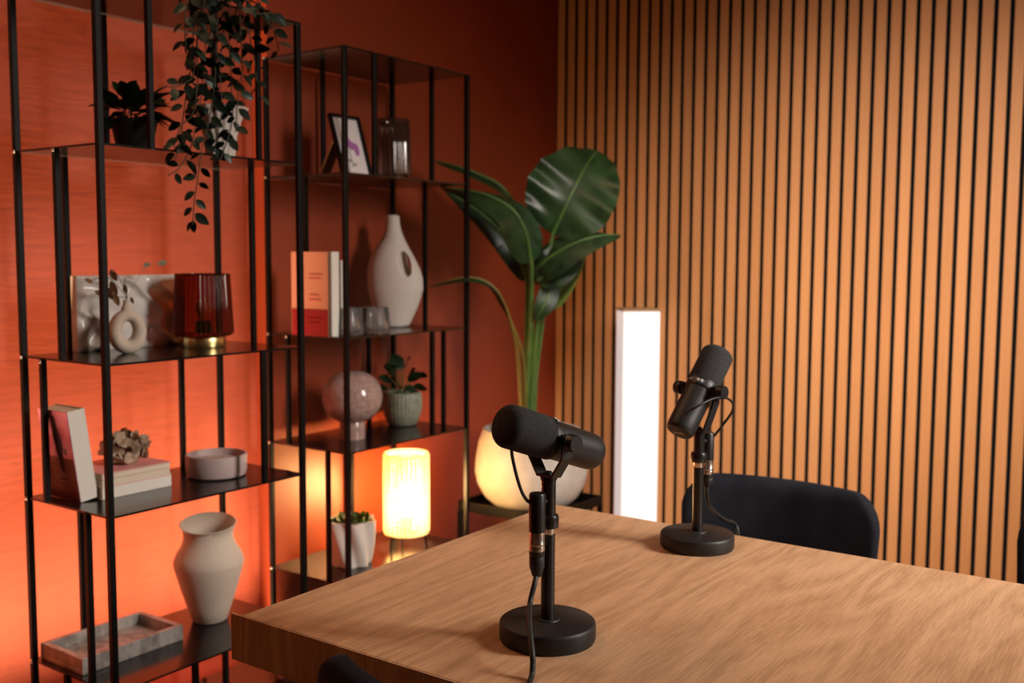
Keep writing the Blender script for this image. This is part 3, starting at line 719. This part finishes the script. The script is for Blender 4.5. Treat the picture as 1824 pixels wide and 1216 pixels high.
place('pale_leaf', gm, t, aim(wp(281, 472), wp(301, 462) - wp(281, 472), tc_, .026))

# amber lamp
def ribbed_lamp(name, label, g, rt, rb, hb, hs, rbase, gm_, group, bulb=True, ribs=40):
    t = thing(name, label, 'lamp', g, 0, group)
    lat('base', [(0, 0), (rbase * .97, 0), (rbase, .004), (rbase, hb - .003), (rbase * .97, hb), (0, hb)], 'gold', t, seg=40)
    th = .0035
    lat('shade', [(rbase * .5, hb + .001), (rb - .008, hb + .001), (rb - .001, hb + .006), (rb, hb + .012), (rt, hb + hs - .002), (rt - .001, hb + hs), (rt - th, hb + hs), (rt - th - .0003, hb + hs - .004)],
        gm_, t, seg=240, rfun=lambda tt, r, h, i: r * (1 + (.022 * math.cos(ribs * tt) if 2 <= i <= 5 else 0)), angle=80)
    if not bulb: return t
    lat('socket', [(0, hb + .006), (.018, hb + .006), (.018, hb + .032), (.012, hb + .036), (0, hb + .036)], 'mict', t, seg=20)
    lat('bulb', [(.009, hb + .036), (.010, hb + .042), (.017, hb + .056), (.018, hb + .066), (.012, hb + .078), (0, hb + .082)], 'bulb_off', t, seg=20)
    return t
M['bulb_off'] = mat('frosted_bulb', (.75, .55, .32), .3)
g = on_z(364, 617, ZC + PL); g = V((.25, on_x(363, 600, .25).y, ZC + PL)); dd = (g - CAM).dot(FW) / FPX
hb = (on_v(598, g.x, g.y) - g.z); hs = on_v(487, g.x, g.y) - g.z - hb
ribbed_lamp('amber_lamp', 'ribbed amber glass table lamp with round brass base', g, 46.5 * dd, 51.5 * dd, hb, hs, 38 * dd, 'amber', 'ribbed glass table lamps')

# leaning book
def book(name, label, g, sx, sy, sz, cover, pages, rot, group, spine_axis='y', spine=None, spine_w=True, marks=None):
    # covers are the two faces across local y; the page block is open towards +x
    t = thing(name, label, 'book', g, 0, group); t.rotation_euler = rot
    th = .0018
    c0 = bxo('front_cover', (sx / 2, -sy / 2 + th / 2, sz / 2), (sx, th, sz), cover, t, .0004)
    bxo('back_cover', (sx / 2, sy / 2 - th / 2, sz / 2), (sx, th, sz), spine or cover, t, .0004)
    bxo('pages', (sx / 2 - .0006, 0, sz / 2), (sx - .0045, sy - 2 * th - .0002, sz - .005), pages, t)
    bxo('spine', (sx - th / 2 if spine_w else th / 2, 0, sz / 2), (th, sy - 2 * th, sz), spine or cover, t, .0004)
    for (a_, b_, c_, d_, mt) in marks or []:
        bxo('print', (a_, -sy / 2 - .0002, b_), (c_, .0004, d_), mt, t)
    return t
q = on_z(150, 893, ZD + PL)
bt = book('leaning_book', 'pink paperback leaning on the near shelf', V((.156, q.y + .008, ZD + PL + .003)), .106, .040, .190, 'dusk', 'paper', (math.radians(7.5), 0, 0), 'paperbacks on the near shelf', spine='bookw', spine_w=True,
     marks=[(.053, .046, .104, .088, 'maroon'), (.060, .045, .03, .003, 'ink'), (.06, .035, .05, .002, 'ink'), (.08, .105, .008, .012, 'ink')])
bm = nb(); pr = [(.012, .060), (.016, .075), (.013, .095), (.018, .11), (.017, .13), (.010, .145), (.006, .16), (.003, .178), (-.004, .178), (-.004, .155), (-.010, .135), (-.006, .11), (0, .085), (.004, .06)]
vs_ = [bm.verts.new((x + .055, -.0206, z)) for x, z in pr]; bm.faces.new(vs_); bmesh.ops.solidify(bm, geom=bm.faces[:], thickness=.0003); obj('print', bm, 'ink', bt, False)
# two lying books
q0, q1 = on_z(176, 889, ZD + PL), on_z(312, 866, ZD + PL)
fx = .5 * (q0.x + q1.x); ly = q1.y - q0.y
for k, (lab, cov, hh) in enumerate((('lower of the two cream-edged books lying under the crystal', 'pink', .026), ('upper pink-topped book of the two lying under the crystal', 'pink', .028))):
    zz = ZD + PL + (0 if k == 0 else .0262)
    t = thing('lying_book', lab, 'book', (fx - .07, (q0.y + q1.y) / 2, zz), 0, 'paperbacks on the near shelf')
    bxo('front_cover', (0, 0, hh - .0009), (.14, ly, .0018), cov, t, .0004)
    bxo('back_cover', (0, 0, .0009), (.14, ly, .0018), 'bookw', t, .0004)
    bxo('pages', (-.001, .0005, hh / 2), (.137, ly - .004, hh - .0038), 'paper', t)
    bxo('spine', (.0694, 0, hh / 2), (.0016, ly, hh - .0036), 'bookw' if k == 0 else 'cream', t) if k == 0 else None
M['cream'] = mat('cream', (.72, .6, .46), .7)
# desert rose
g = V((fx - .07, on_x(222, 800, fx - .07).y, ZD + PL + .0544))
dd = (g - CAM).dot(FW) / FPX
t_ = thing('crystal_cluster', 'brown desert rose crystal on top of the lying books', 'mineral', g)
bm = nb()
for k in range(120):
    a_ = random.uniform(0, 2 * PI); e = math.asin(random.uniform(-.75, 1)); R_ = random.uniform(.55, .92)
    c = V((math.cos(a_) * math.cos(e) * 44 * dd, math.sin(a_) * math.cos(e) * 44 * dd, 28 * dd + math.sin(e) * 28 * dd)) * 1.0
    c = V((c.x * R_, c.y * R_, 28 * dd + (c.z - 28 * dd) * R_))
    nrm = V((random.gauss(0, 1), random.gauss(0, 1), random.gauss(0, .7))).normalized(); r_ = random.uniform(8, 13) * dd
    r_ = min(r_, max(.004, c.z * .95))
    lathe(bm, [(0, -.0012), (r_ * .6, -.0022), (r_, 0), (r_ * .6, .0022), (0, .0012)], c, tuple(nrm), 9)
lathe(bm, [(0, 0), (22 * dd, .001), (34 * dd, 20 * dd), (30 * dd, 38 * dd), (0, 48 * dd)], (0, 0, 0), (0, 0, 1), 14)
obj('crystals', bm, 'rose', t_, angle=25)
# candle bowl
g = on_z(386, 846, ZD + PL); g.z = ZD + PL; dd = (g - CAM).dot(FW) / FPX
t = thing('candle_bowl', 'low mauve ceramic candle bowl on the near shelf', 'candle', g)
R_, H_ = 53 * dd, on_v(807, g.x, g.y) - g.z
lat('bowl', [(0, 0), (R_ * .86, 0), (R_ * .95, .004), (R_ * .99, .014), (R_, H_ - .003), (R_ * .985, H_), (R_ * .93, H_), (R_ * .92, H_ - .016)], 'pinkpot', t, seg=56)
lat('wax', [(0, H_ - .014), (R_ * .925, H_ - .015)], 'wax', t, seg=40)
for a_ in (0, 2.1, 4.2):
    tub('wick', [(.02 * math.cos(a_), .02 * math.sin(a_), H_ - .015), (.02 * math.cos(a_) + .001, .02 * math.sin(a_), H_ - .004)], .0012, 'wax', t, 6, 0)
# big vase and tray on the lowest plate in view
g = on_z(374, 1103, ZE + PL); g.z = ZE + PL; dd = (g - CAM).dot(FW) / FPX
zv = lambda row: on_v(row, g.x, g.y) - g.z
t = thing('beige_vase', 'wide-mouthed beige stoneware vase with shoulder ridge', 'vase', g)
prof = [(0, 0), (27 * dd, 0), (30 * dd, .003), (37 * dd, zv(1080)), (47 * dd, zv(1050)), (55 * dd, zv(1022)), (60 * dd, zv(1003)), (60.5 * dd, zv(997)), (56 * dd, zv(984)), (46 * dd, zv(968)), (43 * dd, zv(958)), (42.5 * dd, zv(950)), (45 * dd, zv(940)), (49 * dd, zv(931)), (47 * dd, zv(930)), (42 * dd, zv(940)), (39.5 * dd, zv(952)), (40 * dd, zv(968))]
def vr(tt, r, h, i): return r
bm = nb(); lathe(bm, prof, seg=56)
for v in bm.verts:
    if v.co.z > zv(938): v.co.z += .010 * math.cos(math.atan2(v.co.y, v.co.x) - 2.4) * 1.0
obj('body', bm, 'beige', t, angle=50)
ta, tb_, tc2 = on_z(141, 1203, ZE + PL), on_z(327, 1141, ZE + PL), on_z(84, 1170, ZE + PL)
dx = (tb_ - ta); ln = dx.length; wd_ = .155
g = V(((ta.x + tb_.x) / 2 - wd_ / 2, (ta.y + tb_.y) / 2 + .004, ZE + PL))
t = thing('stone_tray', 'long grey marble tray at the foot of the near shelf', 'tray', g)
bm = nb(); hh = .034; it = .013
box(bm, (0, 0, .005), (wd_, ln, .010), None, 0, .001)
bm_o = obj('floor_slab', bm, 'marble', t)
bxo('side', (wd_ / 2 - it / 2, 0, .010 + (hh - .010) / 2), (it, ln, hh - .0095), 'marble', t, .0012)
bxo('side', (-wd_ / 2 + it / 2, 0, .010 + (hh - .010) / 2), (it, ln, hh - .0095), 'marble', t, .0012)
bxo('side', (0, ln / 2 - it / 2, .010 + (hh - .010) / 2), (wd_ - 2 * it + .001, it, hh - .0095), 'marble', t, .0012)
bxo('side', (0, -ln / 2 + it / 2, .010 + (hh - .010) / 2), (wd_ - 2 * it + .001, it, hh - .0095), 'marble', t, .0012)

# ================================================================ things on the far shelf
# picture frame
g = V((.235, on_x(637, 300, .235).y, ZB + PL))
fw_, fh = .112, .172
t = thing('picture_frame', 'small black frame with a violet flower print leaning on the far shelf', 'picture frame', g); t.rotation_euler = (0, math.radians(-17), 0)
bxo('print', (-.003, 0, fh / 2), (.002, fw_ - .012, fh - .012), 'print', t)
for c, s in (((0, 0, .004), (.012, fw_, .008)), ((0, 0, fh - .004), (.012, fw_, .008)), ((0, fw_ / 2 - .004, fh / 2), (.012, .008, fh)), ((0, -fw_ / 2 + .004, fh / 2), (.012, .008, fh))):
    bxo('frame_bar', c, s, 'frame', t, .001)
bxo('backing', (-.006, 0, fh / 2), (.003, fw_ - .004, fh - .004), 'potdark', t)
def blot(px, pz, rx, rz_, mt):
    bm = nb(); lathe(bm, [(0, .0004), (1, .0002)], (0, 0, 0), (1, 0, 0), 16)
    for v in bm.verts: v.co = V((v.co.x - .0018, px + v.co.y * rx, pz + v.co.z * rz_))
    obj('petal', bm, mt, t)
blot(.006, .088, .016, .012, 'purple'); blot(.022, .078, .010, .018, 'purple'); blot(-.004, .100, .010, .010, 'purple')
bxo('flower_stem', (-.0016, -.006, .052), (.0006, .0025, .05), 'green_ink', t); blot(-.012, .045, .010, .005, 'green_ink'); blot(.002, .035, .010, .004, 'green_ink')
ri = Matrix.Rotation(math.radians(17), 3, 'Y')
ribbon_part('easel_foot', [ri @ V((-.118, -.01, .002)), ri @ V((-.046, -.01, .125))], (0, 1, 0), .034, .005, 'wood', t)
# smoked lamp
g = V((.17, on_x(700, 300, .17).y, ZB + PL)); dd = (g - CAM).dot(FW) / FPX
hb = .014; hs = on_v(213, g.x, g.y) - g.z - hb
ribbed_lamp('smoked_lamp', 'smoked ribbed glass lamp beside the picture frame', g, 29.5 * dd, 32.5 * dd, hb, hs, 25 * dd, 'smoke', 'ribbed glass table lamps', False, 24)
# books
x1 = on_z(584, 600, ZC + PL); x1 = V((on_y(595, 596, -1.452).x, -1.474, 0))
book('salmon_book', 'salmon and red book standing upright beside the glass tumblers', V((x1.x - .135, x1.y + .022, ZC + PL)), .135, .040, .218, 'salmon', 'paper', (0, 0, 0), 'upright books on the far shelf', spine='bookw',
     marks=[(.0675, .034, .132, .068, 'red'), (.092, .158, .05, .003, 'inkp'), (.088, .148, .045, .003, 'inkp'), (.085, .104, .035, .006, 'inkp'), (.088, .092, .045, .006, 'inkp'), (.088, .048, .05, .002, 'pink'), (.085, .036, .04, .002, 'pink')])
book('white_book', 'narrow white book behind the salmon one', V((x1.x - .125, x1.y + .022 + .0325, ZC + PL)), .130, .020, .196, 'bookw', 'paper', (0, 0, 0), 'upright books on the far shelf')
# tumblers
for px, py, lab in ((614, 596, 'ribbed glass tumbler nearer the salmon book'), (669, 594, 'ribbed glass tumbler in front of the white pierced vase')):
    g = on_z(px, py, ZC + PL); g.z = ZC + PL; dd = (g - CAM).dot(FW) / FPX
    if px < 620: g = V((g.x + .02, g.y - .005, g.z))
    t = thing('tumbler', lab, 'glass', g, 0, 'glass tumblers on the far shelf')
    H_ = on_v(547, g.x, g.y) - g.z
    lat('glass', [(0, 0), (24 * dd, 0), (26 * dd, .003), (25.5 * dd, .02), (23 * dd, H_ - .001), (22.3 * dd, H_), (21.6 * dd, H_ - .001), (23.2 * dd, .022), (22 * dd, .012), (0, .010)], 'clear', t, seg=120, rfun=lambda tt, r, h, i: r * (1 + (.016 * math.cos(20 * tt) if 2 <= i <= 4 else 0)), angle=80)
# pierced vase
g = V((.140, on_x(704, 560, .140).y, ZC + PL)); dd = (g - CAM).dot(FW) / FPX
Z = lambda row: on_v(row, g.x, g.y) - g.z
t = thing('pierced_vase', 'tall white bottle vase with a hole through its side', 'vase', g)
ol = [(383, 686, 710), (398, 686, 711), (412, 684, 714), (425, 679, 719), (437, 670, 725), (450, 663, 732), (465, 657, 740), (480, 654, 747), (495, 653, 751), (515, 654, 752), (530, 657, 748), (550, 662, 741), (565, 667, 734), (578, 672, 728), (585, 676, 722)]
bm = nb(); rings = []; seg = 36; c0 = 702
for row, l_, r_ in ol:
    c = ((l_ + r_) / 2 - c0) * dd; hw = (r_ - l_) / 2 * dd; hz_ = max(Z(row), 0)
    dep_ = min(hw, .024 + hw * .42)
    rings.append([bm.verts.new((c + hw * math.cos(2 * PI * k / seg), dep_ * math.sin(2 * PI * k / seg), hz_)) for k in range(seg)])
for A, B in zip(rings, rings[1:]):
    for k in range(seg): bm.faces.new((A[k], A[(k + 1) % seg], B[(k + 1) % seg], B[k]))
bm.faces.new(rings[0]); bm.faces.new(rings[-1][::-1])
bmesh.ops.recalc_face_normals(bm, faces=bm.faces[:])
cut = nb(); lathe(cut, [(0, -.2), (1, -.2), (1, .2), (0, .2)], (0, 0, 0), (0, 0, 1), 28)
hc = V(((727 - c0) * dd, 0, Z(470)))
for v in cut.verts:
    x, y, zz = v.co.x * 9.0 * dd, v.co.z, v.co.y * 23 * dd
    a_ = .28; x, zz = x * math.cos(a_) - zz * math.sin(a_) * 1.0, x * math.sin(a_) + zz * math.cos(a_)
    v.co = V((x + y * .30, y, zz)) + hc
bmesh.ops.recalc_face_normals(cut, faces=cut.faces[:])
co = obj('cut', cut, 'white', None, False)
o = obj('body', bm, 'white', None, False)
md = o.modifiers.new('b', 'BOOLEAN'); md.operation = 'DIFFERENCE'; md.object = co; md.solver = 'EXACT'
md = o.modifiers.new('r', 'REMESH'); md.mode = 'VOXEL'; md.voxel_size = .0028
md = o.modifiers.new('s', 'SMOOTH'); md.iterations = 8; md.factor = .5
dg = bpy.context.evaluated_depsgraph_get(); dg.update()
me = bpy.data.meshes.new_from_object(o.evaluated_get(dg)); o.modifiers.clear(); o.data = me
me.polygons.foreach_set('use_smooth', [True] * len(me.polygons)); bpy.data.objects.remove(co)
o.parent = t; o.rotation_euler = (0, 0, math.atan2(RT.y, RT.x) + .10)
# globe lamp
g = on_z(628, 781, ZD + PL); g.z = ZD + PL; dd = (g - CAM).dot(FW) / FPX
Z = lambda row: on_v(row, g.x, g.y) - g.z
t = thing('globe_lamp', 'unlit pink speckled glass globe lamp on a glass foot', 'lamp', g)
lat('foot', [(0, 0), (22 * dd, 0), (23 * dd, .003), (22 * dd, Z(752)), (20 * dd, Z(748))], 'globe', t, seg=36)
R_ = 53.5 * dd; zc = (Z(660) + Z(752)) / 2; rzv = (Z(660) - Z(752)) / 2
lat('globe', [(R_ * max(0, math.cos(a_)) ** .82, zc + rzv * math.sin(a_)) for a_ in [-1.38 + k * (2.95 / 22) for k in range(22)]] + [(0, zc + rzv)], 'globe', t, seg=48, angle=80)
# plant in ribbed pot
g = V((.135, on_z(717, 763, ZD + PL).y, ZD + PL)); g = V((.14, on_x(717, 740, .14).y, ZD + PL)); dd = (g - CAM).dot(FW) / FPX
H_ = on_v(697, g.x, g.y) - g.z; R_ = 34.5 * dd
t = thing('ribbed_pot_plant', 'round-leaved plant in a grey-green ribbed pot beside the globe lamp', 'plant', g)
lat('pot', [(0, 0), (R_ * .62, 0), (R_ * .72, .004), (R_ * .92, H_ * .3), (R_, H_ * .6), (R_ * .98, H_ * .85), (R_ * .93, H_ - .002), (R_ * .9, H_), (R_ * .85, H_), (R_ * .84, H_ - .012)], 'ribpot', t, seg=160, rfun=lambda tt, r, h, i: r * (1 + (.028 * abs(math.cos(15 * tt)) if 2 <= i <= 6 else 0)), angle=80)
lat('soil', [(0, H_ - .012), (R_ * .845, H_ - .012)], 'soil', t, seg=20)
rm = leaf_mesh('leaf', 'dark_leaf', 1, .78, fold=.18, droop=.2, power=1.0)
wq = lambda px, py, dx=0: on_x(px, py, .14 + dx) - g
for (px, py, ex, ey, s) in ((700, 680, 674, 668, .05), (705, 672, 682, 640, .058), (715, 660, 700, 630, .06), (722, 655, 728, 622, .05), (725, 680, 752, 660, .055), (735, 690, 768, 688, .05), (720, 690, 745, 695, .045), (690, 690, 672, 690, .04), (712, 690, 700, 672, .055), (740, 668, 764, 668, .04), (706, 650, 690, 650, .055), (728, 675, 735, 655, .05)):
    a_, b_ = wq(px, py, random.uniform(-.02, .03)), wq(ex, ey, random.uniform(-.01, .04))
    lf = place('leaf', rm, t, aim(a_, b_ - a_, tc_ * .6 + V((0, 0, .8)), s))
    tub('stem', [V((random.uniform(-.01, .01), random.uniform(-.01, .01), H_ - .012)), a_ * .6 + V((0, 0, H_ * .4)), a_], .0014, 'stem', t, 5)
# twisted pot with succulents
g = on_z(627, 1003, ZE + PL); g.z = ZE + PL; dd = (g - CAM).dot(FW) / FPX
H_ = on_v(924, g.x, g.y) - g.z; R_ = 41 * dd
t = thing('twisted_pot_plant', 'small green succulents in a white twisted-rib pot beside the lit lamp', 'plant', g)
bm = nb(); n_ = 28
prof = [(0, 0)] + [(R_ * (.78 + .22 * (k / n_) ** .8), H_ * k / n_) for k in range(n_ + 1)] + [(R_ * .9, H_), (R_ * .86, H_ - .012)]
lathe(bm, prof, seg=96, rfun=lambda tt, r, h, i: r * (1 + (.10 * math.cos(6 * tt + h / H_ * 4.4) if 1 <= i <= n_ + 1 else .02 * math.cos(6 * tt + 4.4))))
obj('pot', bm, 'white', t, angle=80)
lat('soil', [(0, H_ - .012), (R_ * .87, H_ - .011)], 'soil', t, seg=24)
M['succulent'] = mat('succulent_green', (.08, .14, .03), .5)
sm = leaf_mesh('leaf', 'succulent', 1, .6, fold=.35, droop=-.2)
for k in range(46):
    a_ = random.uniform(0, 2 * PI); r_ = R_ * .8 * math.sqrt(random.random())
    d = V((math.cos(a_) * .7, math.sin(a_) * .7, random.uniform(.3, 1.2)))
    place('leaf', sm, t, aim(V((math.cos(a_) * r_, math.sin(a_) * r_, H_ - .012)), d, (0, 0, 1), random.uniform(.018, .030)))
# lit beaded lamp
g = V((.20, 0, ZE + PL)); g.y = on_x(724, 930, .20).y; dd = (g - CAM).dot(FW) / FPX
Z = lambda row: on_v(row, g.x, g.y) - g.z
z0, z1, R_ = Z(945), Z(808), 38 * dd
t = thing('beaded_lamp', 'lit warm table lamp with a cylindrical beaded shade', 'lamp', g)
NC, NR = 30, 20
colm = nb(); br = PI * R_ / NC * .92; dz_ = (z1 - z0) / NR
prof = []
for k in range(NR):
    for q in range(5):
        a_ = -PI / 2 + PI * q / 4
        prof.append((br * (.40 + .60 * math.cos(a_)), z0 + dz_ * (k + .5) + dz_ / 2 * math.sin(a_) * .98))
prof = [(0, z0)] + prof + [(0, z1)]
lathe(colm, prof, (0, 0, 0), (0, 0, 1), 8)
cobj = obj('bead_column', colm, 'bead', t, angle=80)
for k in range(NC):
    o = cobj if k == 0 else cobj.copy()
    if k: COL.objects.link(o); o.parent = t
    a_ = 2 * PI * k / NC; o.location = (R_ * math.cos(a_), R_ * math.sin(a_), 0)
bm = nb(); n_ = 60
for zz, nm in ((z1 + .002, 'top_ring'), (z0 - .002, 'bottom_ring')):
    bm = nb(); tube(bm, [(R_ * math.cos(2 * PI * k / n_), R_ * math.sin(2 * PI * k / n_), zz) for k in range(n_ + 1)], .0032, 8, 0)
    obj(nm, bm, 'bead', t)
for a_ in (.4, 2.5, 4.6):
    tub('leg', [(R_ * .9 * math.cos(a_), R_ * .9 * math.sin(a_), z0 + .004), (R_ * .98 * math.cos(a_), R_ * .98 * math.sin(a_), 0)], .0032, 'frame', t, 8, 0)
for a_ in (.4, 2.5, 4.6):
    tub('strut', [(R_ * .98 * math.cos(a_), R_ * .98 * math.sin(a_), z0), (0, 0, z0 + .012)], .0018, 'gold', t, 6, 0)
lat('socket', [(0, z0 + .002), (.014, z0 + .002), (.014, z0 + .045), (0, z0 + .046)], 'wood', t, seg=18)
zb_ = (z0 + z1) / 2 - .01
lat('bulb', [(.008, z0 + .045), (.011, z0 + .052), (.020, zb_ - .004), (.023, zb_ + .010), (.019, zb_ + .024), (.009, zb_ + .032), (0, zb_ + .034)], 'bulb', t, seg=20)
